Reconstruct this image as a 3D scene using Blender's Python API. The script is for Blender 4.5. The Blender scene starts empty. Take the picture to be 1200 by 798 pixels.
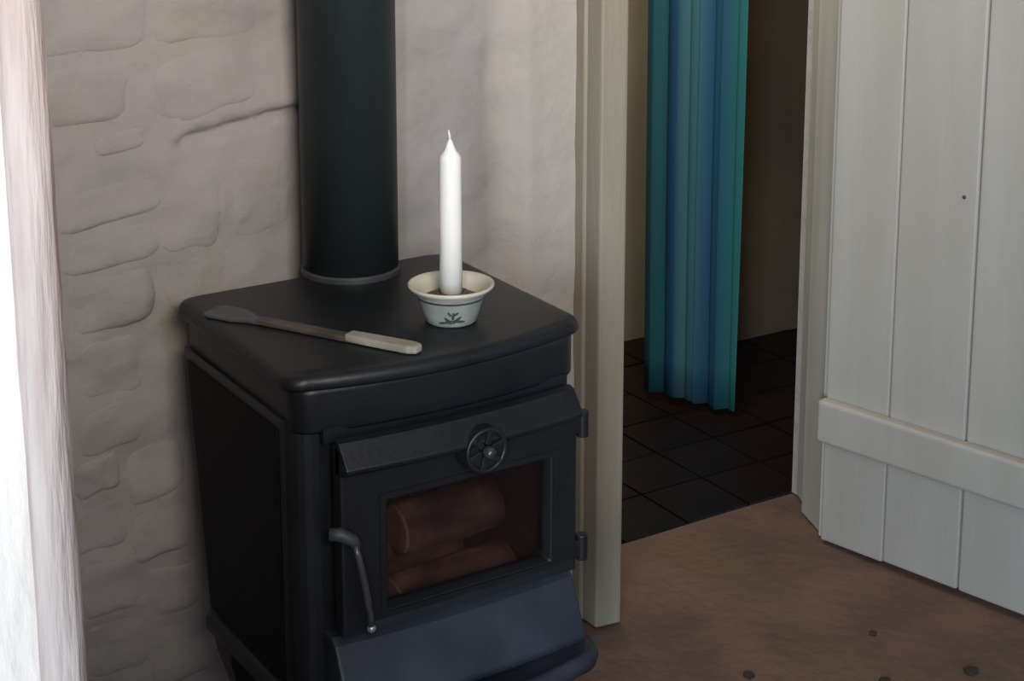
import bpy, bmesh, math, random
from mathutils import Vector, Matrix, noise
random.seed(7)
S = bpy.context.scene
COL = S.collection

# ---------------------------------------------------------------- camera
cam_d = bpy.data.cameras.new('camera')
cam = bpy.data.objects.new('camera', cam_d)
COL.objects.link(cam)
YAW, PITCH = math.radians(32.2), math.radians(11.6)
cam.location = (0, 0, 1.45)
cam.rotation_euler = (math.pi/2 - PITCH, 0, -YAW)
cam_d.sensor_fit = 'HORIZONTAL'
cam_d.sensor_width = 36.0
cam_d.lens = 36.0*2030/1200
cam_d.shift_y = -(399-117)/1200
cam_d.clip_start = 0.02
S.camera = cam

# ---------------------------------------------------------------- world, daylight, added fill lamps, exposure
w = bpy.data.worlds.new('overcast_sky')
S.world = w
w.use_nodes = True
bg = w.node_tree.nodes['Background']
bg.inputs[0].default_value = (0.55, 0.72, 1.0, 1)
bg.inputs[1].default_value = 0.45

def area(name, loc, target, sx, sy, power, col, spread=180):
    d = bpy.data.lights.new(name, 'AREA')
    d.shape = 'RECTANGLE'; d.size = sx; d.size_y = sy
    d.energy = power; d.color = col; d.spread = math.radians(spread)
    o = bpy.data.objects.new(name, d); COL.objects.link(o)
    o.location = loc
    o.rotation_euler = (Vector(target)-Vector(loc)).to_track_quat('-Z', 'Y').to_euler()
    return o
area('warm_high_fill', (0.25, -0.75, 2.0), (1.05, 2.27, 2.35), 0.9, 0.5, 31, (1.0, 0.93, 0.86), 82)  # added unseen warm lamp, aimed high to grade the wall; no window modelled
area('daylight_from_open_doorway', (-0.92, -0.62, 1.15), (1.8, 1.9, 0.3), 0.55, 1.1, 76, (0.72, 0.86, 1.0))
area('fill_room_beyond', (1.72, 2.52, 2.05), (2.75, 3.16, 0.7), 0.3, 0.2, 12.0, (1.0, 0.92, 0.8))  # added lamp, out of view above the doorway, brightens the far room

vs = S.view_settings
vs.view_transform = 'Standard'; vs.look = 'None'; vs.gamma = 1.0
vs.use_curve_mapping = False
vs.exposure = 0.0

# ---------------------------------------------------------------- helpers
MATS = {}
def lin(c):
    return tuple(((v/255)/12.92 if v/255 <= 0.04045 else ((v/255+0.055)/1.055)**2.4) for v in c)

def mat(name, c1, c2=None, rough=0.6, scale=8.0, detail=6.0, bump=0.0, bscale=40.0, spec=0.5, metal=0.0,
        stretch=(1, 1, 1), lo=0.35, hi=0.65, c3=None, s3=3.0, lo3=0.55, hi3=0.75, sss=0.0, bdist=0.01):
    """two (or three) tone procedural noise material in world-like object coordinates; colours linear"""
    m = bpy.data.materials.new(name); m.use_nodes = True
    nt = m.node_tree; b = nt.nodes['Principled BSDF']
    N = nt.nodes.new; L = nt.links.new
    tc = N('ShaderNodeTexCoord'); mp = N('ShaderNodeMapping')
    mp.inputs['Scale'].default_value = stretch
    L(tc.outputs['Object'], mp.inputs[0])
    b.inputs['Roughness'].default_value = rough
    b.inputs['Specular IOR Level'].default_value = spec
    b.inputs['Metallic'].default_value = metal
    b.inputs['Base Color'].default_value = (*c1, 1)
    if sss:
        b.inputs['Subsurface Weight'].default_value = sss
        b.inputs['Subsurface Radius'].default_value = (0.02, 0.015, 0.01)
        b.inputs['Subsurface Scale'].default_value = 0.3
    def mask(sc, a, z):
        n = N('ShaderNodeTexNoise'); n.inputs['Scale'].default_value = sc; n.inputs['Detail'].default_value = detail
        L(mp.outputs[0], n.inputs['Vector'])
        r = N('ShaderNodeMapRange'); r.inputs[1].default_value = a; r.inputs[2].default_value = z
        L(n.outputs[0], r.inputs[0]); return r.outputs[0]
    out = None
    if c2:
        mx = N('ShaderNodeMix'); mx.data_type = 'RGBA'
        mx.inputs[6].default_value = (*c1, 1); mx.inputs[7].default_value = (*c2, 1)
        L(mask(scale, lo, hi), mx.inputs[0]); out = mx.outputs[2]
        if c3:
            m3 = N('ShaderNodeMix'); m3.data_type = 'RGBA'
            L(out, m3.inputs[6]); m3.inputs[7].default_value = (*c3, 1)
            L(mask(s3, lo3, hi3), m3.inputs[0]); out = m3.outputs[2]
        L(out, b.inputs['Base Color'])
    if bump:
        n = N('ShaderNodeTexNoise'); n.inputs['Scale'].default_value = bscale; n.inputs['Detail'].default_value = 8
        L(mp.outputs[0], n.inputs['Vector'])
        bp = N('ShaderNodeBump'); bp.inputs['Strength'].default_value = bump; bp.inputs['Distance'].default_value = bdist
        L(n.outputs[0], bp.inputs['Height']); L(bp.outputs[0], b.inputs['Normal'])
    MATS[name] = m
    return m

def root_loc(p):
    v = Vector((0, 0, 0))
    while p is not None:
        v += p.location; p = p.parent
    return v

def obj(name, bm, m, parent=None, smooth=False, bevel=0.0, segs=2, subsurf=0, origin=None):
    """link a bmesh given in world coordinates as one mesh object; origin only for parentless things"""
    off = root_loc(parent) if parent is not None else Vector(origin or (0, 0, 0))
    bmesh.ops.translate(bm, verts=bm.verts, vec=-off)
    bmesh.ops.recalc_face_normals(bm, faces=bm.faces)
    me = bpy.data.meshes.new(name); bm.to_mesh(me); bm.free()
    if smooth:
        for p in me.polygons: p.use_smooth = True
    me.materials.append(MATS[m])
    o = bpy.data.objects.new(name, me); COL.objects.link(o)
    if parent is not None: o.parent = parent
    else: o.location = off
    if bevel:
        md = o.modifiers.new('bevel', 'BEVEL'); md.width = bevel; md.segments = segs; md.limit_method = 'ANGLE'
        md.angle_limit = math.radians(40)
        md.harden_normals = False
    if subsurf:
        md = o.modifiers.new('subsurf', 'SUBSURF'); md.levels = subsurf; md.render_levels = subsurf
    return o

def thing(name, label, cat, loc, group=None):
    o = bpy.data.objects.new(name, None); COL.objects.link(o)
    o.location = loc; o.empty_display_size = 0.1
    o['label'] = label; o['category'] = cat
    if group: o['group'] = group
    return o

def struct(o, label=None, cat='wall'):
    o['kind'] = 'structure'
    if label: o['label'] = label; o['category'] = cat
    return o

def bx(bm, x0, x1, y0, y1, z0, z1):
    vs_ = [bm.verts.new(p) for p in ((x0,y0,z0),(x1,y0,z0),(x1,y1,z0),(x0,y1,z0),(x0,y0,z1),(x1,y0,z1),(x1,y1,z1),(x0,y1,z1))]
    for f in ((0,3,2,1),(4,5,6,7),(0,1,5,4),(1,2,6,5),(2,3,7,6),(3,0,4,7)):
        bm.faces.new([vs_[i] for i in f])
    return bm
def box(*a): return bx(bmesh.new(), *a)

def prism(bm, pts, z0, z1, s1=None):
    """plan polygon extruded in z; s1 = optional second polygon for the top"""
    top = s1 or pts
    a = [bm.verts.new((x, y, z0)) for x, y in pts]
    b = [bm.verts.new((x, y, z1)) for x, y in top]
    n = len(pts)
    bm.faces.new(a[::-1]); bm.faces.new(b)
    for i in range(n): bm.faces.new((a[i], a[(i+1) % n], b[(i+1) % n], b[i]))
    return bm

def loft(bm, rings, cap=True, closed=True):
    R = [[bm.verts.new(p) for p in r] for r in rings]
    n = len(R[0])
    for a, b in zip(R, R[1:]):
        for i in range(n if closed else n-1):
            bm.faces.new((a[i], a[(i+1) % n], b[(i+1) % n], b[i]))
    if cap:
        bm.faces.new(R[0][::-1]); bm.faces.new(R[-1])
    return bm

def lathe(bm, cx, cy, prof, n=48, cap=True):
    rings = [[(cx+r*math.cos(2*math.pi*i/n), cy+r*math.sin(2*math.pi*i/n), z) for i in range(n)] for r, z in prof]
    return loft(bm, rings, cap)

def tube(bm, pts, rad, n=10):
    pts = [Vector(p) for p in pts]
    if not hasattr(rad, '__len__'): rad = [rad]*len(pts)
    rings = []
    for i, p in enumerate(pts):
        t = (pts[min(i+1, len(pts)-1)]-pts[max(i-1, 0)]).normalized()
        u = t.orthogonal() if abs(t.z) > .98 else t.cross(Vector((0, 0, 1))).normalized()
        u = u.normalized(); v = t.cross(u)
        rings.append([p+(u*math.cos(2*math.pi*k/n)+v*math.sin(2*math.pi*k/n))*rad[i] for k in range(n)])
    return loft(bm, rings)

def rounded_plan(x0, x1, y0, y1, rf, rb, bow=0.0, n=8, nf=18):
    """plan outline: front (y0) bowed outwards by `bow`, front corners radius rf, back corners rb"""
    pts = []
    def fy(x): # bowed front
        t = (x-(x0+x1)/2)/((x1-x0)/2)
        return y0 + bow*t*t
    # front edge left -> right
    for i in range(nf+1):
        x = x0+rf+(x1-x0-2*rf)*i/nf
        pts.append((x, fy(x)))
    yc = fy(x1-rf)+rf
    for i in range(1, n+1):
        a = -math.pi/2+(math.pi/2)*i/n
        pts.append((x1-rf+rf*math.cos(a), yc+rf*math.sin(a)))
    for i in range(n+1):
        a = math.pi/2*i/n
        pts.append((x1-rb+rb*math.cos(a), y1-rb+rb*math.sin(a)))
    for i in range(n+1):
        a = math.pi/2+math.pi/2*i/n
        pts.append((x0+rb+rb*math.cos(a), y1-rb+rb*math.sin(a)))
    yc = fy(x0+rf)+rf
    for i in range(n):
        a = math.pi+math.pi/2*i/n
        pts.append((x0+rf+rf*math.cos(a), yc+rf*math.sin(a)))
    return pts

# ---------------------------------------------------------------- materials
mat('whitewash', (0.385, 0.352, 0.340), (0.325, 0.300, 0.285), rough=0.9, scale=5, bump=0.6, bscale=22, c3=(0.345, 0.325, 0.24), s3=7, lo3=0.58, hi3=0.75, spec=0.2, bdist=0.012)
def lighter_render():      # the strip of newer, paler render beside the door post (X > 1.39)
    nt = MATS['whitewash'].node_tree; N = nt.nodes.new; L = nt.links.new
    b = nt.nodes['Principled BSDF']; src = b.inputs['Base Color'].links[0].from_socket
    tc = N('ShaderNodeTexCoord'); sp = N('ShaderNodeSeparateXYZ'); L(tc.outputs['Object'], sp.inputs[0])
    n = N('ShaderNodeTexNoise'); n.inputs['Scale'].default_value = 5; L(tc.outputs['Object'], n.inputs['Vector'])
    ad = N('ShaderNodeMath'); ad.operation = 'MULTIPLY_ADD'; L(n.outputs[0], ad.inputs[0]); ad.inputs[1].default_value = 0.09; L(sp.outputs[0], ad.inputs[2])
    r = N('ShaderNodeMapRange'); r.inputs[1].default_value = 1.425; r.inputs[2].default_value = 1.455; L(ad.outputs[0], r.inputs[0])
    r.inputs[4].default_value = 0.8
    mx = N('ShaderNodeMix'); mx.data_type = 'RGBA'; L(r.outputs[0], mx.inputs[0]); L(src, mx.inputs[6]); mx.inputs[7].default_value = (0.46, 0.415, 0.365, 1)
    L(mx.outputs[2], b.inputs['Base Color'])
lighter_render()
mat('lime_plaster', (0.62, 0.57, 0.52), (0.52, 0.46, 0.40), rough=0.85, scale=9, bump=0.5, bscale=30, spec=0.2, stretch=(1, 1, 0.35))
mat('worn_pink', (0.27, 0.20, 0.175), (0.38, 0.32, 0.29), rough=0.8, scale=14, stretch=(5, 5, 0.5), bump=0.4, bscale=25, spec=0.2)
mat('cream_paint', (0.32, 0.285, 0.22), (0.265, 0.23, 0.17), rough=0.5, scale=4, stretch=(6, 6, 0.6), bump=0.15, bscale=30, spec=0.4)
mat('jamb_paint', (0.56, 0.53, 0.46), (0.47, 0.44, 0.37), rough=0.5, scale=4, stretch=(6, 6, 0.6), spec=0.4)
mat('door_paint', (0.48, 0.452, 0.40), (0.44, 0.41, 0.355), rough=0.45, scale=3, stretch=(5, 5, 0.5), bump=0.08, bscale=25, spec=0.4)
mat('earth_floor', (0.205, 0.120, 0.088), (0.125, 0.080, 0.060), rough=0.75, scale=6, bump=0.45, bscale=35, c3=(0.20, 0.132, 0.07), s3=3.0, spec=0.3)
mat('floor_spot', (0.06, 0.044, 0.035), rough=0.9, spec=0.1)
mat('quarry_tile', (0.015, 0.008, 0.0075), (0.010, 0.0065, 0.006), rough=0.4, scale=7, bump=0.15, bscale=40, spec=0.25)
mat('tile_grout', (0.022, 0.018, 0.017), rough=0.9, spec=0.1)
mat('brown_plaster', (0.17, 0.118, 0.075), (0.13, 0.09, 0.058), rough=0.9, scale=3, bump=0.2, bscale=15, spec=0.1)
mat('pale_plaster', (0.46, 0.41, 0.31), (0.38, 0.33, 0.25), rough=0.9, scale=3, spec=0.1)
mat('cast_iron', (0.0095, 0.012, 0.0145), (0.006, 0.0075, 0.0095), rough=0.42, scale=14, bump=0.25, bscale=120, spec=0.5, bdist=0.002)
mat('shaded_iron', (0.005, 0.006, 0.0068), (0.004, 0.0045, 0.005), rough=0.6, scale=14, bump=0.2, bscale=120, spec=0.15, bdist=0.002)  # darker, duller copy of the iron: shade of the left side in its colour
mat('skylit_iron', (0.034, 0.042, 0.056), (0.017, 0.020, 0.030), rough=0.5, scale=11, bump=0.25, bscale=90, spec=0.5, bdist=0.002)  # lighter bluish iron: sky light on the sloping lower front put into the colour
mat('door_iron', (0.0085, 0.0095, 0.0105), (0.006, 0.007, 0.008), rough=0.45, scale=14, bump=0.2, bscale=120, spec=0.45, bdist=0.002)
mat('flue_black', (0.020, 0.028, 0.030), (0.015, 0.022, 0.024), rough=0.5, scale=6, spec=0.4)
mat('collar_grey', (0.05, 0.052, 0.055), (0.03, 0.032, 0.035), rough=0.5, scale=20, spec=0.5)
mat('handle_steel', (0.10, 0.10, 0.105), (0.06, 0.06, 0.065), rough=0.3, scale=30, spec=0.5, metal=0.5)
mat('tool_blade', (0.105, 0.11, 0.115), (0.065, 0.066, 0.07), rough=0.4, scale=24, spec=0.5)
mat('worn_steel', (0.5, 0.5, 0.52), (0.35, 0.35, 0.36), rough=0.35, scale=30, spec=0.5, metal=0.7)
mat('firebrick', (0.13, 0.09, 0.075), (0.08, 0.055, 0.045), rough=0.95, scale=12)
mat('log_bark', (0.36, 0.26, 0.215), (0.15, 0.095, 0.08), rough=0.9, scale=9, stretch=(1, 4, 4), bump=0.5, bscale=18)
mat('log_wood', (0.50, 0.36, 0.28), (0.36, 0.25, 0.19), rough=0.85, scale=14, bump=0.2)
mat('candle_wax', (0.93, 0.91, 0.86), rough=0.4, sss=0.25, spec=0.4)
mat('wick', (0.85, 0.82, 0.76), rough=0.9)
mat('glaze_cream', (0.66, 0.62, 0.50), (0.56, 0.54, 0.43), rough=0.3, scale=18, spec=0.5)
mat('glaze_grey', (0.36, 0.38, 0.33), (0.27, 0.30, 0.27), rough=0.3, scale=30, spec=0.5)
mat('glaze_green', (0.055, 0.07, 0.068), rough=0.35, spec=0.5)
mat('bowl_sand', (0.30, 0.20, 0.13), (0.18, 0.12, 0.085), rough=0.9, scale=40, bump=0.3, bscale=200)
mat('tool_iron', (0.13, 0.115, 0.105), (0.07, 0.055, 0.045), rough=0.55, scale=18, spec=0.4)
mat('tool_wood', (0.42, 0.39, 0.32), (0.30, 0.27, 0.21), rough=0.8, scale=20, stretch=(1, 1, 1), bump=0.2)
mat('rod_metal', (0.3, 0.3, 0.3), rough=0.3, metal=0.8)

def curtain_mat():
    m = bpy.data.materials.new('teal_curtain'); m.use_nodes = True
    nt = m.node_tree; b = nt.nodes['Principled BSDF']; N = nt.nodes.new; L = nt.links.new
    tc = N('ShaderNodeUVMap'); sp = N('ShaderNodeSeparateXYZ'); L(tc.outputs[0], sp.inputs[0])
    rp = N('ShaderNodeValToRGB'); rp.color_ramp.interpolation = 'EASE'
    e = rp.color_ramp.elements
    e[0].position = 0.0; e[0].color = (0.016, 0.075, 0.10, 1)
    e[1].position = 1.0; e[1].color = (0.018, 0.12, 0.11, 1)
    for p, c in ((0.14, (0.012, 0.085, 0.095, 1)), (0.30, (0.012, 0.05, 0.11, 1)), (0.42, (0.045, 0.125, 0.135, 1)), (0.55, (0.035, 0.115, 0.13, 1)),
                 (0.66, (0.016, 0.07, 0.125, 1)), (0.82, (0.018, 0.08, 0.12, 1)), (0.91, (0.018, 0.115, 0.11, 1))):
        k = e.new(p); k.color = c
    L(sp.outputs[0], rp.inputs[0]); L(rp.outputs[0], b.inputs['Base Color'])
    b.inputs['Roughness'].default_value = 0.75; b.inputs['Specular IOR Level'].default_value = 0.25
    MATS['teal_curtain'] = m
curtain_mat()

def glass_mat():
    m = bpy.data.materials.new('stove_glass'); m.use_nodes = True
    nt = m.node_tree; out = nt.nodes['Material Output']; N = nt.nodes.new; L = nt.links.new
    nt.nodes.remove(nt.nodes['Principled BSDF'])
    t = N('ShaderNodeBsdfTransparent'); t.inputs[0].default_value = (0.85, 0.76, 0.74, 1)
    g = N('ShaderNodeBsdfGlossy'); g.inputs['Roughness'].default_value = 0.12; g.inputs[0].default_value = (0.9, 0.85, 0.85, 1)
    f = N('ShaderNodeFresnel'); f.inputs[0].default_value = 1.45
    mx = N('ShaderNodeMixShader'); L(f.outputs[0], mx.inputs[0]); L(t.outputs[0], mx.inputs[1]); L(g.outputs[0], mx.inputs[2])
    soot = N('ShaderNodeBsdfDiffuse'); soot.inputs[0].default_value = (0.016, 0.011, 0.011, 1)
    tc = N('ShaderNodeTexCoord'); n = N('ShaderNodeTexNoise'); n.inputs['Scale'].default_value = 9; n.inputs['Detail'].default_value = 3
    L(tc.outputs['Object'], n.inputs['Vector'])
    r = N('ShaderNodeMapRange'); r.inputs[1].default_value = 0.35; r.inputs[2].default_value = 0.68; r.inputs[3].default_value = 0.0; r.inputs[4].default_value = 0.55
    L(n.outputs[0], r.inputs[0])
    m2 = N('ShaderNodeMixShader'); L(r.outputs[0], m2.inputs[0]); L(mx.outputs[0], m2.inputs[1]); L(soot.outputs[0], m2.inputs[2])
    L(m2.outputs[0], out.inputs[0])
    MATS['stove_glass'] = m
glass_mat()

# ================================================================ SETTING
WALL_Y = 2.27
# ---- floor of the main room, reaching into the doorway
bm = bmesh.new()
nx, ny = 60, 60
X0, X1, Y0, Y1 = -2.0, 3.6, -2.2, 2.415
grid = {}
for i in range(nx+1):
    for j in range(ny+1):
        x = X0+(X1-X0)*i/nx; y = Y0+(Y1-Y0)*j/ny
        h = 0.004*noise.noise(Vector((x*3, y*3, 0.3)))
        grid[i, j] = bm.verts.new((x, y, min(h, 0.003)-0.003))
for i in range(nx):
    for j in range(ny):
        bm.faces.new((grid[i, j], grid[i+1, j], grid[i+1, j+1], grid[i, j+1]))
floor = struct(obj('floor', bm, 'earth_floor', smooth=True), 'rough brown earthen floor before the stove', 'floor')
for x, y, r in ((1.66, 1.93, .010), (1.83, 1.80, .012), (1.97, 1.75, .012), (2.05, 1.70, .010), (1.55, 1.78, .008), (1.92, 1.92, .007), (1.74, 1.72, .007), (1.62, 1.70, .009)):
    bm = bmesh.new()
    n = 9
    ring = [(x+r*(0.7+0.5*random.random())*math.cos(2*math.pi*i/n)*1.0, y+r*(0.7+0.5*random.random())*math.sin(2*math.pi*i/n), 0.0005) for i in range(n)]
    top = [(x+(p[0]-x)*.6, y+(p[1]-y)*.6, 0.0022) for p in ring]
    loft(bm, [[(p[0], p[1], -0.004) for p in ring], ring, top])
    obj('floor_spot', bm, 'floor_spot', floor)

# ---- back wall: whitewashed rubble left of the doorway
def wall_y(x, z):
    y = WALL_Y
    t = max(0, min(1, (x-1.385)/0.07)); t = t*t*(3-2*t)
    edge = 0.012*noise.noise(Vector((5.0, 0, z*5)))
    t2 = max(0, min(1, (x+edge-1.385)/0.06)); t2 = t2*t2*(3-2*t2)
    y -= 0.032*t2
    rough = 1-0.6*t2
    y += rough*(0.012*noise.noise(Vector((x*5, 3.1, z*6))) + 0.007*noise.noise(Vector((x*14, 7.7, z*17))) + 0.002*noise.noise(Vector((x*40, 1.7, z*40))))
    # long crack / ledge behind the flue
    if 0.86 < x < 1.09:
        zc = 0.905+0.16*(x-0.9)*0.9
        d = z-zc
        if abs(d) < 0.012: y += 0.026*(1-abs(d)/0.012)*min(1, (x-0.86)/0.05)
        if 0 < d < 0.10: y -= 0.010*(1-d/0.10)
    # vertical flaked seam in the plaster beside the door post
    xs = 1.425+0.010*noise.noise(Vector((z*9, 0, 2)))
    if abs(x-xs) < 0.014 and z > 0.72: y += 0.010*(1-abs(x-xs)/0.014)*(0.4+max(0, noise.noise(Vector((z*12, 4, 4)))))
    return y
bm = bmesh.new()
gx0, gx1, gz1 = 0.2, 1.56, 2.3
nx, nz = 150, 250
G = {}
for i in range(nx+1):
    for k in range(nz+1):
        x = gx0+(gx1-gx0)*i/nx; z = gz1*k/nz
        G[i, k] = bm.verts.new((x, wall_y(x, z), z))
for i in range(nx):
    for k in range(nz):
        bm.faces.new((G[i, k], G[i+1, k], G[i+1, k+1], G[i, k+1]))
ring = [G[i, 0] for i in range(nx+1)]+[G[nx, k] for k in range(1, nz+1)]+[G[i, nz] for i in range(nx-1, -1, -1)]+[G[0, k] for k in range(nz-1, 0, -1)]
back = [bm.verts.new((v.co.x, 2.415, v.co.z)) for v in ring]
for i in range(len(ring)):
    j = (i+1) % len(ring)
    bm.faces.new((ring[i], ring[j], back[j], back[i]))
bm.faces.new(back)
wall_back = struct(obj('wall_back', bm, 'whitewash', smooth=True), 'rough whitewashed stone wall behind the stove', 'wall')

def stone(x0, x1, z0, z1, proud=0.007, skew=0.0, seed=0):
    """one whitewashed stone bedded in the wall: some edges stand proud, others sink into the limewash"""
    bm = bmesh.new()
    n, cx, cz = 28, (x0+x1)/2, (z0+z1)/2
    hx, hz = (x1-x0)/2, (z1-z0)/2
    rr = random.Random(seed)
    ta, tb = rr.uniform(-1, 1), rr.uniform(-.4, 1)
    rings = []
    for sc, pr in ((1.10, -1), (1.05, -0.12), (0.99, 0.12), (0.92, 0.42), (0.83, 0.72), (0.7, 0.92), (0.4, 1.0), (0.1, 1.02)):
        r = []
        for i in range(n):
            a = 2*math.pi*i/n
            c, s = math.cos(a), math.sin(a)
            p = 7.0
            m = (abs(c)**p+abs(s)**p)**(-1/p)
            jit = 1+0.16*noise.noise(Vector((c*1.5+seed*3.7, s*1.5, seed*1.3)))
            ex, ez = c*m*sc*jit, s*m*sc*jit
            x = cx+hx*ex; z = cz+hz*ez+skew*hx*ex
            y = wall_y(x, z)
            if pr < -.5: y += 0.012
            else: y -= 0.6*proud*pr*(0.7+0.55*(ta*ex-tb*ez))-0.001*(pr < 0)
            r.append((x, y+0.0015*noise.noise(Vector((x*25, seed, z*25))), z))
        rings.append(r)
    loft(bm, rings)
    return obj('stone', bm, 'whitewash', wall_back, smooth=True)
STONES = [  # X0, X1, Z0, Z1, proud, skew
 (0.70, 0.845, 0.800, 0.850, .008, .12), (0.71, 0.822, 0.645, 0.725, .010, .0), (0.845, 0.985, 0.940, 1.025, .006, .12),
 (0.755, 0.825, 0.895, 0.925, .006, .1), (0.70, 0.83, 0.735, 0.785, .006, .05), (0.84, 0.93, 0.745, 0.86, .004, .0),
 (0.95, 1.04, 0.75, 0.865, .005, .0), (0.845, 0.94, 0.655, 0.725, .004, .0), (0.715, 0.80, 0.545, 0.63, .005, .0),
 (0.70, 0.765, 0.400, 0.455, .008, .16), (0.775, 0.86, 0.375, 0.455, .008, .18), (0.69, 0.77, 0.315, 0.385, .007, .16),
 (0.78, 0.865, 0.285, 0.355, .007, .16), (0.70, 0.785, 0.215, 0.295, .006, .08), (0.79, 0.88, 0.19, 0.265, .006, .05),
 (0.70, 0.79, 0.12, 0.20, .006, .0), (0.80, 0.90, 0.08, 0.17, .006, .0), (0.71, 0.80, 0.465, 0.53, .005, .1),
 (0.68, 0.80, 0.94, 1.02, .006, .05), (0.68, 0.83, 1.04, 1.12, .006, .04), (0.85, 1.0, 1.045, 1.13, .006, .05),
]
for i, s in enumerate(STONES): stone(*s, seed=i+1)
# stones further off, behind the pier and above the picture
k = 40
for z0 in (0.06, 0.17, 0.28, 0.39, 0.50, 0.61, 0.72, 0.83, 0.94):
    x = 0.30+0.04*random.random()
    while x < 0.58:
        wd = 0.08+0.05*random.random(); stone(x, x+wd, z0, z0+0.09, .007, 0, k); x += wd+0.012; k += 1
for z0 in (1.16, 1.27, 1.38, 1.49, 1.6, 1.71):
    x = 0.30+0.05*random.random()
    while x < 1.25:
        wd = 0.09+0.07*random.random(); stone(x, x+wd, z0, z0+0.09, .006, 0, k); x += wd+0.012; k += 1

# ---- lintel wall over the doorway, wall right of the doorway, far side walls
struct(obj('wall_above_door', box(1.56, 2.20, 2.25, 2.415, 1.86, 2.3), 'whitewash'), 'whitewashed wall over the doorway', 'wall')
struct(obj('wall_back_right', box(2.175, 3.6, 2.27, 2.415, 0, 2.3), 'whitewash'), 'whitewashed wall beside the boarded door', 'wall')
struct(obj('wall_right', box(3.6, 3.75, -2.2, 3.5, 0, 2.3), 'whitewash'), 'whitewashed wall far beyond the boarded door', 'wall')
struct(obj('ceiling', box(-0.4, 3.75, -0.6, 3.5, 2.3, 2.4), 'whitewash'), 'plain whitewashed ceiling', 'ceiling')

# ---- near pier of the thick wall: rounded, hand-plastered edge
bm = bmesh.new()
PX, PY, PR = 0.270, 0.90, 0.030
outline = [(-0.35, PY+0.0)]
for i in range(1, 15): outline.append((-0.35+(PX-PR+0.35)*i/14, PY))
for i in range(1, 9):
    a = -math.pi/2+math.pi/2*i/8
    outline.append((PX-PR+PR*math.cos(a), PY+PR+PR*math.sin(a)))
for i in range(1, 8): outline.append((PX, PY+PR+(2.31-PY-PR)*i/7))
outline += [(0.0, 2.31), (-0.35, 2.31)]
rings = []
for k in range(101):
    z = 2.3*k/100
    r = []
    for (x, y) in outline:
        e = 0.004*noise.noise(Vector((x*9, y*9, z*6)))+0.0018*noise.noise(Vector((x*40, y*40, z*22)))
        lean = 0.012*(1.3-z)
        r.append((x+(e*0.6 if x > .2 else 0)+lean*(1 if x > .2 else 0), y+e*(1 if y < 1.5 else 0), z))
    rings.append(r)
loft(bm, rings)
struct(obj('wall_left', bm, 'lime_plaster', smooth=True), 'bright white plastered wall end with rounded edge', 'wall')

# worn pinkish strip of wood down the edge of the pier
bm = bmesh.new(); rings = []
for k in range(81):
    z = 2.3*k/80
    e = 0.0012*noise.noise(Vector((3, 0, z*14)))
    ln = 0.012*(1.3-z)
    rings.append([(x-0.0105+ln+e, y+0.5*e, z) for x, y in ((0.258+0.002*noise.noise(Vector((8, 0, z*9))), 0.893), (0.266, 0.8895), (0.276, 0.8905), (0.283, 0.896), (0.2855, 0.905), (0.2855, 0.935), (0.258, 0.935))])
struct(obj('trim_4', loft(bm, rings), 'worn_pink', smooth=True), 'worn pinkish wooden strip down the edge of the white wall end', 'trim')

# ---- door posts (trim)
def post(name, pts, z1, label, m='cream_paint'):
    return struct(obj(name, prism(bmesh.new(), pts, 0.0, z1), m, bevel=0.004), label, 'door frame')
post('trim_1', [(1.537, 2.178), (1.584, 2.172), (1.590, 2.185), (1.596, 2.415), (1.535, 2.415), (1.535, 2.26)], 1.86, 'cream painted door post next to the stove')
obj('bead', prism(bmesh.new(), [(1.531, 2.218), (1.5375, 2.214), (1.5375, 2.262), (1.531, 2.262)], 0.0, 1.86), 'cream_paint', bpy.data.objects['trim_1'], bevel=0.002)
t2 = post('trim_2', [(2.098, 2.250), (2.085, 2.238), (2.112, 2.226), (2.20, 2.232), (2.20, 2.415), (2.182, 2.415), (2.142, 2.335), (2.128, 2.335)], 1.86, 'cream painted door post carrying the boarded door', 'jamb_paint')
struct(obj('trim_3', box(1.535, 2.20, 2.19, 2.415, 1.86, 1.93), 'cream_paint', bevel=0.004), 'cream painted door head over the doorway', 'door frame')

# ---- boarded door, swung open
HX, HY = 2.073, 2.221
dv = Vector((0.2185, -0.9758, 0)); nv = Vector((-0.9758, -0.2185, 0))   # along the leaf / towards the viewer's side
door = bpy.data.objects.new('door_1', None); COL.objects.link(door); door.location = (HX, HY, 0)
door['kind'] = 'structure'; door['label'] = 'white painted boarded door with a horizontal ledge, standing open'; door['category'] = 'door'
def leaf(s0, s1, n0, n1, z0, z1):
    bm = bmesh.new(); bx(bm, s0, s1, n0, n1, z0, z1)
    for v in bm.verts:
        p = Vector((HX, HY, 0))+dv*v.co.x+nv*v.co.y; v.co = Vector((p.x, p.y, v.co.z))
    return bm
ss = [0.0, 0.1355, 0.288, 0.430, 0.56]
for a, b, off in zip(ss, ss[1:], (0, .0012, -.0008, .0005)):
    obj('board', leaf(a+.0012, b-.0012, -0.024+off, off, 0.006+abs(off)*3, 1.85), 'door_paint', door, bevel=0.0035)
for z0, z1 in ((0.206, 0.287), (1.52, 1.60)):
    bm = leaf(0.0, 0.56, -0.001, 0.026, z0, z1)
    obj('ledge', bm, 'door_paint', door, bevel=0.007, segs=3)
for s, z in ((0.262, 0.71),):
    bm = bmesh.new(); c = Vector((HX, HY, 0))+dv*s+nv*0.0015
    bmesh.ops.create_uvsphere(bm, u_segments=10, v_segments=6, radius=0.0035, matrix=Matrix.Translation((c.x, c.y, z)))
    obj('nail', bm, 'tool_iron', door, smooth=True)

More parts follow.
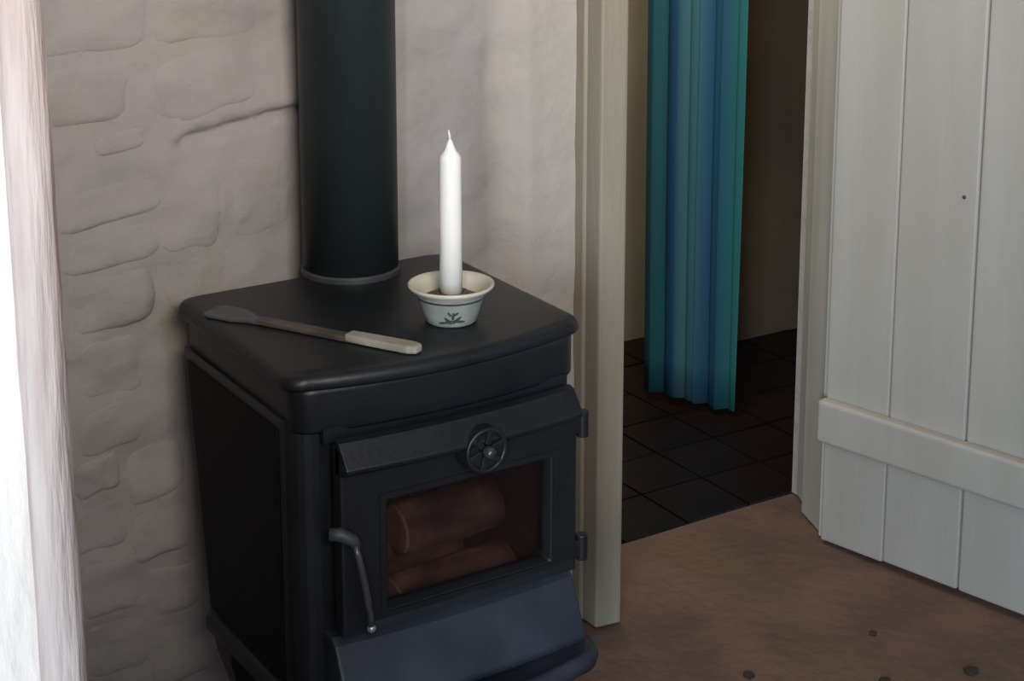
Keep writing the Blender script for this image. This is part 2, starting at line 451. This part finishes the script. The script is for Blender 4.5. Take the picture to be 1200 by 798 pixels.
# ---- room beyond: tiled floor, walls
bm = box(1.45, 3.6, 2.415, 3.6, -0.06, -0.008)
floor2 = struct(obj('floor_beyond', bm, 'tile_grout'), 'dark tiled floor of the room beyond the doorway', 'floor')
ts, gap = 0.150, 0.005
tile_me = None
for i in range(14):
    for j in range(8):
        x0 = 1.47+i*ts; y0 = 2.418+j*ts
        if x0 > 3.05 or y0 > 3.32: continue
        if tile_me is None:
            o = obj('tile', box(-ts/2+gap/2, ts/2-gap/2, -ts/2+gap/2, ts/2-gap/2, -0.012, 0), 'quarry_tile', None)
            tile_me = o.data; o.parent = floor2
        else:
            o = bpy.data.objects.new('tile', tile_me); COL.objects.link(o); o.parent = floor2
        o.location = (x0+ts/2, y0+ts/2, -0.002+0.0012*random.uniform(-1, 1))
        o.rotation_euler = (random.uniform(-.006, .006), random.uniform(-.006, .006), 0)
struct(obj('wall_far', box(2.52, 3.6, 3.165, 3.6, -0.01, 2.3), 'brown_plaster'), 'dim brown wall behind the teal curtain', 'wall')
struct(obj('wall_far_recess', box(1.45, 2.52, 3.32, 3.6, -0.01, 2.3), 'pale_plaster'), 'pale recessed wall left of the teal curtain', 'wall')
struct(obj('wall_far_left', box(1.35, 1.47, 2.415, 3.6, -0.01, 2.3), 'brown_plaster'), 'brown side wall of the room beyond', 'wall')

# ================================================================ STOVE
SX0, SX1, SY0, SY1, ZT = 0.824, 1.262, 1.788, 2.195, 0.699
stove = thing('wood_stove', 'black cast iron wood stove with a glazed door, standing on short legs', 'stove', (1.037, 1.99, 0))
def plan(d, bow=0.036, rf=0.03, rb=0.03):
    return rounded_plan(SX0+d, SX1-d, SY0+d, SY1-d, rf, rb, bow)
bm = bmesh.new()
loft(bm, [[(x, y, z) for x, y in plan(d)] for d, z in ((0.008, 0.676), (0.002, 0.679), (0.0, 0.683), (0.001, 0.690), (0.004, 0.696), (0.012, ZT))])
obj('top_plate', bm, 'cast_iron', stove, smooth=True).data.shade_smooth()
bm = bmesh.new()
loft(bm, [[(x, y, z) for x, y in plan(d, 0.022)] for d, z in ((0.013, 0.622), (0.0115, 0.626), (0.0115, 0.672), (0.0115, 0.680))])
obj('cornice', bm, 'cast_iron', stove, smooth=True)

BX0, BX1, BY1 = 0.832, 1.240, 2.175
FY = 1.806                                    # face of the front casting
# shell: sides with rounded front pillars, back, bottom
bm = bmesh.new()
FB = 1.824
def wrap(z, BY1, FY=FB):
    pts = []
    r = 0.035
    # outer outline from front opening edge (left) round the back to front opening edge (right)
    pts.append((0.884, FY))
    for i in range(7):
        a = -math.pi/2-math.pi/2*i/6
        pts.append((BX0+r+r*math.cos(a), FY+r+r*math.sin(a)))
    pts += [(BX0, BY1), (BX1, BY1)]
    for i in range(7):
        a = 0-math.pi/2*i/6
        pts.append((BX1-0.012+0.012*math.cos(a), FY+0.012+0.012*math.sin(a)))
    pts.append((1.222, FY))
    # inner outline back
    pts += [(1.222, FY+0.02), (BX1-0.022, FY+0.03), (BX1-0.022, BY1-0.02), (BX0+0.022, BY1-0.02), (BX0+0.022, FY+0.045), (0.884, FY+0.03)]
    return [(x, y, z) for x, y in pts]
loft(bm, [wrap(0.262, 2.112), wrap(0.634, 2.172)])
obj('body', bm, 'cast_iron', stove)
bm = bmesh.new()
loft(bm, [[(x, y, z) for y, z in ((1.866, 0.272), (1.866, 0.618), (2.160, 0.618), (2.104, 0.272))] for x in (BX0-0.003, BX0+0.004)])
obj('side_panel', bm, 'shaded_iron', stove, bevel=0.002)
obj('bottom_plate', box(BX0+0.005, BX1-0.005, FY+0.01, 2.105, 0.262, 0.275), 'door_iron', stove)
# front casting above and below the door
def bowed(x0, x1, prof, n=16, bow=0.03, xc=1.04, half=0.2):
    """profile of (y, z) swept along x with the stove's bow; closed section"""
    bm = bmesh.new(); rings = []
    for i in range(n+1):
        x = x0+(x1-x0)*i/n
        t = (x-xc)/half
        rings.append([(x, y+(bow*(t*t-1) if y < FY+0.008 else 0), z) for y, z in prof])
    return loft(bm, rings)
obj('front_frieze', bowed(0.868, 1.228, [(FY+0.007, 0.609), (FY+0.007, 0.628), (FY+0.03, 0.628), (FY+0.03, 0.609)], bow=0.004), 'cast_iron', stove)
obj('lower_front', bowed(0.868, 1.228, [(FY-0.040, 0.262), (FY-0.044, 0.272), (FY-0.010, 0.346), (FY, 0.354), (FY+0.03, 0.354), (FY+0.03, 0.262)], bow=0.012), 'skylit_iron', stove, bevel=0.004)
# base skirt and ash lip
bm = bmesh.new()
loft(bm, [[(x, y, z) for x, y in rounded_plan(BX0-d, BX1+d, FY-0.004-d, 2.114+d, 0.03, 0.02, 0.01)] for d, z in ((0.004, 0.238), (0.010, 0.243), (0.010, 0.256), (0.002, 0.266))])
obj('base_skirt', bm, 'cast_iron', stove, smooth=True)
bm = bmesh.new()
lip = lambda d: rounded_plan(0.862+d, 1.244-d, 1.705+d, FY+0.01, 0.05, 0.004, 0.03)
loft(bm, [[(x, y, z) for x, y in lip(d)] for d, z in ((0.012, 0.236), (0.002, 0.242), (0.0, 0.252), (0.004, 0.262), (0.012, 0.264), (0.020, 0.258))])
obj('ash_lip', bm, 'skylit_iron', stove, smooth=True)
# legs
for lx, ly, sx, sy in ((0.865, 1.85, -1, -1), (1.205, 1.85, 1, -1), (0.868, 2.070, -1, 1), (1.205, 2.070, 1, 1)):
    rings = []
    for z, o_, w_ in ((0.0, 0.020, 0.026), (0.012, 0.021, 0.026), (0.03, 0.012, 0.019), (0.09, 0.000, 0.016), (0.16, 0.0, 0.021), (0.21, 0.004, 0.030), (0.242, 0.002, 0.036)):
        cx_, cy_ = lx+sx*o_, ly+sy*o_
        rings.append([(cx_+w_*a, cy_+w_*b, z) for a, b in ((-1, -1), (1, -1), (1, 1), (-1, 1))])
    obj('leg', loft(bmesh.new(), rings), 'cast_iron', stove, bevel=0.006, segs=3)
# fire chamber lining
for i in range(4):
    x0 = 0.862+i*0.0875
    for z0 in (0.29, 0.445):
        obj('fire_brick', box(x0, x0+0.085, 2.068, 2.09, z0, z0+0.15), 'firebrick', stove, bevel=0.003)
obj('grate', box(0.862, 1.21, 1.84, 2.065, 0.276, 0.288), 'door_iron', stove)

# ---- door of the stove
DY = FY-0.004
dX0, dX1, dZ0, dZ1 = 0.878, 1.228, 0.357, 0.608
gX0, gX1, gZ0, gZ1 = 0.945, 1.184, 0.382, 0.525
sdoor_prof = lambda z0, z1: [(DY-0.012, z0), (DY-0.012, z1), (DY+0.014, z1), (DY+0.014, z0)]
bm = bmesh.new()
def ringbox(x0, x1, z0, z1, X0_, X1_, Z0_, Z1_, yf, yb, yin):
    """frame between outer and inner rectangle, inner edge slightly recessed"""
    o_ = [(X0_, Z0_), (X1_, Z0_), (X1_, Z1_), (X0_, Z1_)]; i_ = [(x0, z0), (x1, z0), (x1, z1), (x0, z1)]
    e = 0.003
    m_ = [(x0-e, z0-e), (x1+e, z0-e), (x1+e, z1+e), (x0-e, z1+e)]
    rings = [[(x, yb, z) for x, z in o_], [(x, yf, z) for x, z in o_], [(x, yf, z) for x, z in m_], [(x, yin, z) for x, z in i_], [(x, yb, z) for x, z in i_]]
    loft(bm, rings+[rings[0]], cap=False)
ringbox(gX0, gX1, gZ0, gZ1, dX0, dX1, dZ0, dZ1, DY-0.014, DY+0.010, DY-0.004)
bmesh.ops.remove_doubles(bm, verts=bm.verts, dist=0.0001)
sdoor = obj('stove_door', bm, 'door_iron', stove, bevel=0.003)
obj('glass', box(gX0-0.003, gX1+0.003, DY+0.001, DY+0.005, gZ0-0.003, gZ1+0.003), 'stove_glass', sdoor)
# hood: projecting sloping rail along the top of the door
obj('door_hood', bowed(dX0, dX1, [(DY-0.012, 0.572), (DY-0.026, 0.580), (DY-0.028, 0.586), (DY-0.006, 0.614), (DY+0.006, 0.617), (DY+0.006, 0.572)], bow=0.014), 'cast_iron', sdoor, bevel=0.002)
obj('sill_rail', bowed(gX0-0.03, dX1-0.008, [(DY-0.012, 0.360), (DY-0.022, 0.364), (DY-0.020, 0.374), (DY-0.012, 0.378), (DY-0.008, 0.378), (DY-0.008, 0.360)], bow=0.004), 'cast_iron', sdoor)
# inner bead around the pane
bm = bmesh.new()
for a in ((gX0-.014, gX1+.014, gZ1+.004, gZ1+.012), (gX0-.014, gX1+.014, gZ0-.012, gZ0-.004), (gX0-.014, gX0-.006, gZ0-.004, gZ1+.004), (gX1+.006, gX1+.014, gZ0-.004, gZ1+.004)):
    bx(bm, a[0], a[1], DY-0.0155, DY-0.010, a[2], a[3])
obj('pane_bead', bm, 'door_iron', sdoor)
# air wheel
WX, WZ, WY = 1.070, 0.574, DY-0.046
def disc(bm, x, z, y0, y1, r0, r1, n=32):
    rings = [[(x+r*math.cos(2*math.pi*i/n), y, z+r*math.sin(2*math.pi*i/n)) for i in range(n)] for r, y in ((r0, y0), (r0, y0-(y0-y1)*.5), (r1, y1))]
    return loft(bm, rings)
bm = disc(bmesh.new(), WX, WZ, DY-0.006, WY+0.006, 0.032, 0.029)
wheel = obj('air_wheel', bm, 'cast_iron', sdoor)
bm = bmesh.new(); n = 32
rings = []
for k in range(8):
    b = 2*math.pi*k/8
    rings.append([(WX+(0.0275+0.0035*math.cos(b))*math.cos(2*math.pi*i/n), WY+0.004+0.0035*math.sin(b), WZ+(0.0275+0.0035*math.cos(b))*math.sin(2*math.pi*i/n)) for i in range(n)])
loft(bm, rings+[rings[0]], cap=False); bmesh.ops.remove_doubles(bm, verts=bm.verts, dist=1e-5)
obj('wheel_rim', bm, 'cast_iron', wheel, smooth=True)
for k in range(6):
    a = 2*math.pi*k/6+.3
    bm = box(-0.009, 0.009, -0.002, 0.002, -0.004, 0.004)
    bm.transform(Matrix.Translation((WX+0.017*math.cos(a), WY+0.003, WZ+0.017*math.sin(a))) @ Matrix.Rotation(-a, 4, 'Y'))
    obj('vane', bm, 'cast_iron', wheel, bevel=0.001)
bm = disc(bmesh.new(), WX, WZ, WY+0.004, WY-0.012, 0.008, 0.006, 20)
obj('knob', bm, 'handle_steel', wheel, smooth=True)
# hinges
for zc in (0.562, 0.385):
    bm = tube(bmesh.new(), [(1.241, DY-0.008, zc-0.018), (1.241, DY-0.008, zc+0.018)], 0.0085, 16)
    bx(bm, 1.215, 1.241, DY-0.013, DY-0.004, zc-0.012, zc+0.012)
    obj('hinge', bm, 'door_iron', sdoor, bevel=0.0015)
# latch block and swinging handle with a steel tip
bm = tube(bmesh.new(), [(0.862, DY-0.012, 0.500), (0.874, DY-0.018, 0.500), (0.888, DY-0.026, 0.492), (0.893, DY-0.028, 0.482)], [0.008, 0.009, 0.008, 0.0055], 12)
latch = obj('latch', bm, 'collar_grey', sdoor, smooth=True)
pts = [(0.889+0.020*t, DY-0.030-0.006*math.sin(t*math.pi), 0.486-0.116*t) for t in [i/10 for i in range(11)]]
obj('handle', tube(bmesh.new(), pts, [.0035, .0042, .0045, .0046, .0046, .0046, .0046, .0046, .0044, .004, .0036], 12), 'handle_steel', latch, smooth=True)
bm = bmesh.new(); bmesh.ops.create_uvsphere(bm, u_segments=14, v_segments=8, radius=0.0058, matrix=Matrix.Translation(pts[-1]))
obj('handle_tip', bm, 'worn_steel', latch, smooth=True)
bm = bmesh.new(); bmesh.ops.create_uvsphere(bm, u_segments=12, v_segments=8, radius=0.0045, matrix=Matrix.Translation((0.931, DY-0.016, 0.372)))
obj('screw', bm, 'worn_steel', sdoor, smooth=True)

# ---- logs in the fire chamber
def log(a, b, r, label):
    a, b = Vector(a), Vector(b)
    o = thing('firewood_log', label, 'log', tuple((a+b)/2 - Vector((0, 0, r))), 'logs inside the stove')
    n = 14; t = (b-a).normalized(); u = t.cross(Vector((0, 0, 1))).normalized(); v = u.cross(t)
    seed = a.x*9
    def ring(p, k=1.0): return [p+(u*math.cos(2*math.pi*i/n)+v*math.sin(2*math.pi*i/n))*r*k*(1+.12*noise.noise(Vector((math.cos(2*math.pi*i/n), math.sin(2*math.pi*i/n), seed)))) for i in range(n)]
    obj('bark', loft(bmesh.new(), [ring(a+(b-a)*k/6, 1+.05*math.sin(k*2)) for k in range(7)], cap=True), 'log_bark', o, smooth=True)
    for p, q in ((a, -t), (b, t)):
        obj('cut_face', loft(bmesh.new(), [ring(p, .96), ring(p+q*.003, .9)]), 'log_wood', o)
log((0.95, 1.99, 0.336), (1.15, 2.00, 0.336), 0.042, 'thick pale log lying along the grate behind the stove glass')
log((1.00, 1.885, 0.328), (1.185, 1.905, 0.328), 0.035, 'reddish split log lying against the glass of the stove door')
log((1.04, 1.945, 0.400), (1.19, 1.945, 0.402), 0.036, 'topmost pale log resting on the other logs in the stove')

# ---- flue pipe
FX, FYc, FR = 1.094, 2.178, 0.0695
flue = thing('stove_pipe', 'black flue pipe rising from the back of the stove', 'pipe', (FX, FYc, ZT))
o = obj('pipe', lathe(bmesh.new(), FX, FYc, [(FR, ZT+0.001), (FR, 1.4), (FR, 2.298)], 72), 'flue_black', flue)
for p in o.data.polygons: p.use_smooth = len(p.vertices) == 4
o = obj('collar', lathe(bmesh.new(), FX, FYc, [(FR-0.004, ZT), (FR+0.003, ZT), (FR+0.003, ZT+0.006), (FR+0.001, ZT+0.009), (FR-0.004, ZT+0.009)], 64, cap=False), 'collar_grey', flue)

# ================================================================ THINGS ON THE STOVE
# ---- candle bowl
CX, CY = 1.103, 1.903
hold = thing('candle_holder', 'small flared ceramic bowl holding the candle on the stove', 'candle holder', (CX, CY, ZT))
z = ZT
prof = [(0.0, z+.0005), (0.031, z+.0005), (0.034, z+.003), (0.0375, z+.014), (0.044, z+.034), (0.0475, z+.041), (0.054, z+.0465), (0.0575, z+.0495), (0.0575, z+.0525), (0.055, z+.053),
        (0.0495, z+.048), (0.044, z+.042), (0.036, z+.026), (0.0, z+.024)]
bm = lathe(bmesh.new(), CX, CY, prof[1:6], 56, cap=False)
vlow = [v for v in bm.verts if v.co.z < z+.001]
bmesh.ops.contextual_create(bm, geom=[e for e in bm.edges if all(v in vlow for v in e.verts)])
obj('bowl', bm, 'glaze_grey', hold, smooth=True)
obj('rim', lathe(bmesh.new(), CX, CY, prof[5:13], 56, cap=False), 'glaze_cream', hold, smooth=True)
obj('sand_bed', lathe(bmesh.new(), CX, CY, [(0.039, z+.030), (0.0385, z+.0325), (0.0, z+.033)], 40, cap=False), 'bowl_sand', hold, smooth=True)
obj('socket', lathe(bmesh.new(), CX, CY, [(0.0165, z+.032), (0.0225, z+.032), (0.022, z+.041), (0.0165, z+.041)], 32, cap=False), 'tool_iron', hold)
# painted band and sprig on the outside
def rad_at(zz):
    ps = prof[1:6]
    for (r0, a), (r1, b) in zip(ps, ps[1:]):
        if a <= zz <= b: return r0+(r1-r0)*(zz-a)/(b-a)
    return ps[-1][0]
obj('painted_band', lathe(bmesh.new(), CX, CY, [(rad_at(z+.0345)+.0004, z+.0345), (rad_at(z+.0375)+.0004, z+.0375)], 56, cap=False), 'glaze_green', hold)
view = math.atan2(-CY, -CX)
def patch(a0, z0, la, lz, ang):
    bm = bmesh.new(); vs_ = []
    for i in range(12):
        t = 2*math.pi*i/12
        p, q = la*math.cos(t), lz*math.sin(t)*(1-.3*math.cos(t))
        s_, h = p*math.cos(ang)-q*math.sin(ang), p*math.sin(ang)+q*math.cos(ang)
        zz = z0+h; rr = rad_at(zz)+.0005; a = a0+s_/rr
        vs_.append(bm.verts.new((CX+rr*math.cos(a), CY+rr*math.sin(a), zz)))
    bm.faces.new(vs_); return bm
for a0, dz, la, lz, ang in ((.02, .010, .010, .0028, .1), (.20, .013, .008, .0025, .7), (.34, .010, .007, .002, -.1), (-.12, .012, .007, .0024, 2.3), (-.27, .0085, .0075, .0018, .15), (.06, .019, .006, .002, 1.5), (.16, .022, .0045, .0018, .6), (-.06, .022, .004, .0016, 2.2)):
    obj('painted_leaf', patch(view+a0, z+dz, la, lz, ang), 'glaze_green', hold)

# ---- candle
candle = thing('candle', 'plain white unlit candle standing upright in the bowl', 'candle', (CX, CY, z+.0335))
cr = 0.0148
o = obj('wax_body', lathe(bmesh.new(), CX, CY, [(cr*1.02, z+.0335), (cr, z+.13), (cr*.98, z+.221), (cr*.93, z+.2255), (cr*.5, z+.234), (cr*.24, z+.244), (cr*.12, z+.248)], 40), 'candle_wax', candle, smooth=True)
obj('wick', tube(bmesh.new(), [(CX, CY, z+.245), (CX-.0006, CY, z+.253), (CX-.0024, CY, z+.260)], [.0017, .0016, .0012], 8), 'wick', candle, smooth=True)

# ---- stove tool lying across the top
tool = thing('stove_tool', 'long flat grey-brown stove tool lying diagonally across the stove top', 'tool', (0.92, 1.955, ZT))
A, B = Vector((0.842, 2.103, 0)), Vector((1.004, 1.813, 0))
t = (B-A).normalized(); u = Vector((t.y, -t.x, 0)); LN = (B-A).length
def flat(prof, z0, z1):
    """prof: (s, left, right) along the tool"""
    pts = [A+t*s+u*l for s, l, r in prof]+[A+t*s+u*r for s, l, r in prof[::-1]]
    return prism(bmesh.new(), [(p.x, p.y) for p in pts], z0, z1)
z = ZT+0.0006
obj('blade', flat([(0, -.022, .012), (.006, -.028, .017), (.045, -.028, .017), (.070, -.013, .010), (.088, -.0085, .0085)], z, z+.004), 'tool_blade', tool, bevel=0.001)
obj('shank', flat([(.082, -.0085, .0085), (.15, -.009, .009), (.235, -.009, .010)], z, z+.007), 'tool_iron', tool, bevel=0.0015)
obj('grip', flat([(.225, -.010, .010), (.26, -.012, .012), (LN-.012, -.013, .012), (LN, -.008, .007)], z+.0005, z+.011), 'tool_wood', tool, bevel=0.003)

# ================================================================ CURTAIN IN THE ROOM BEYOND
cur = thing('curtain', 'teal and blue curtain hanging gathered in the room beyond', 'curtain', (2.29, 2.87, 0.02))
bm = bmesh.new(); uvl = bm.loops.layers.uv.new('UVMap')
A2, B2 = Vector((2.225, 2.975, 0)), Vector((2.328, 2.778, 0))
t = (B2-A2).normalized(); u = Vector((t.y, -t.x, 0)); LN2 = (B2-A2).length
n, nz_ = 120, 24
V = {}
for side in (0, 1):
    for i in range(n+1):
        for k in range(nz_+1):
            q = i/n; zz = 0.025+1.93*k/nz_
            ph = q*2*math.pi*4.1+0.35*math.sin(zz*2.1)-0.6
            am = 0.016*(0.75+0.35*math.sin(q*9+1))*(1.0-0.22*zz/1.95)
            off = am*math.sin(ph)+0.0035*math.sin(ph*2.1+1)+(0.001 if side else -0.001)
            p = A2+t*(q*LN2+0.006*math.sin(2*ph)+0.008*(zz-.5)*(q-.5))+u*off
            V[side, i, k] = bm.verts.new((p.x, p.y, zz+(-0.012*q if k == 0 else 0)))
def face(vv, qs):
    f = bm.faces.new(vv)
    for l, q in zip(f.loops, qs): l[uvl].uv = (q, 0.5)
for side in (0, 1):
    for i in range(n):
        for k in range(nz_):
            face((V[side, i, k], V[side, i+1, k], V[side, i+1, k+1], V[side, i, k+1]), (i/n, (i+1)/n, (i+1)/n, i/n))
for i in range(n):
    for k in (0, nz_): face((V[0, i, k], V[1, i, k], V[1, i+1, k], V[0, i+1, k]), (i/n, i/n, (i+1)/n, (i+1)/n))
for k in range(nz_):
    for i in (0, n): face((V[0, i, k], V[1, i, k], V[1, i, k+1], V[0, i, k+1]), (i/n,)*4)
obj('fabric', bm, 'teal_curtain', cur, smooth=True)
for i in range(6):
    c = A2+t*(LN2*(i+.5)/6); rings = []
    m_ = 14
    for k in range(m_):
        b = 2*math.pi*k/m_
        cc = Vector((c.x, c.y, 1.962))+(u*math.cos(b)+Vector((0, 0, 1))*math.sin(b))*.018
        rings.append([cc+((u*math.cos(b)+Vector((0, 0, 1))*math.sin(b))*math.cos(g)+t*math.sin(g))*.0018 for g in [2*math.pi*j/6 for j in range(6)]])
    bm = loft(bmesh.new(), rings+[rings[0]], cap=False); bmesh.ops.remove_doubles(bm, verts=bm.verts, dist=1e-6)
    obj('ring', bm, 'rod_metal', cur, smooth=True)
rod = thing('curtain_rod', 'thin metal rod carrying the teal curtain', 'rod', (2.29, 2.87, 1.966))
P0, P1 = A2-t*0.40, B2+t*0.24
e0, e1 = Vector((P0.x, P0.y, 1.968)), Vector((P1.x, P1.y, 1.968))
obj('pole', tube(bmesh.new(), [e0, e1], 0.009, 14), 'rod_metal', rod, smooth=True)
for e in (e0, e1):
    bm = bmesh.new(); bmesh.ops.create_uvsphere(bm, u_segments=12, v_segments=8, radius=0.016, matrix=Matrix.Translation(e)); obj('finial', bm, 'rod_metal', rod, smooth=True)
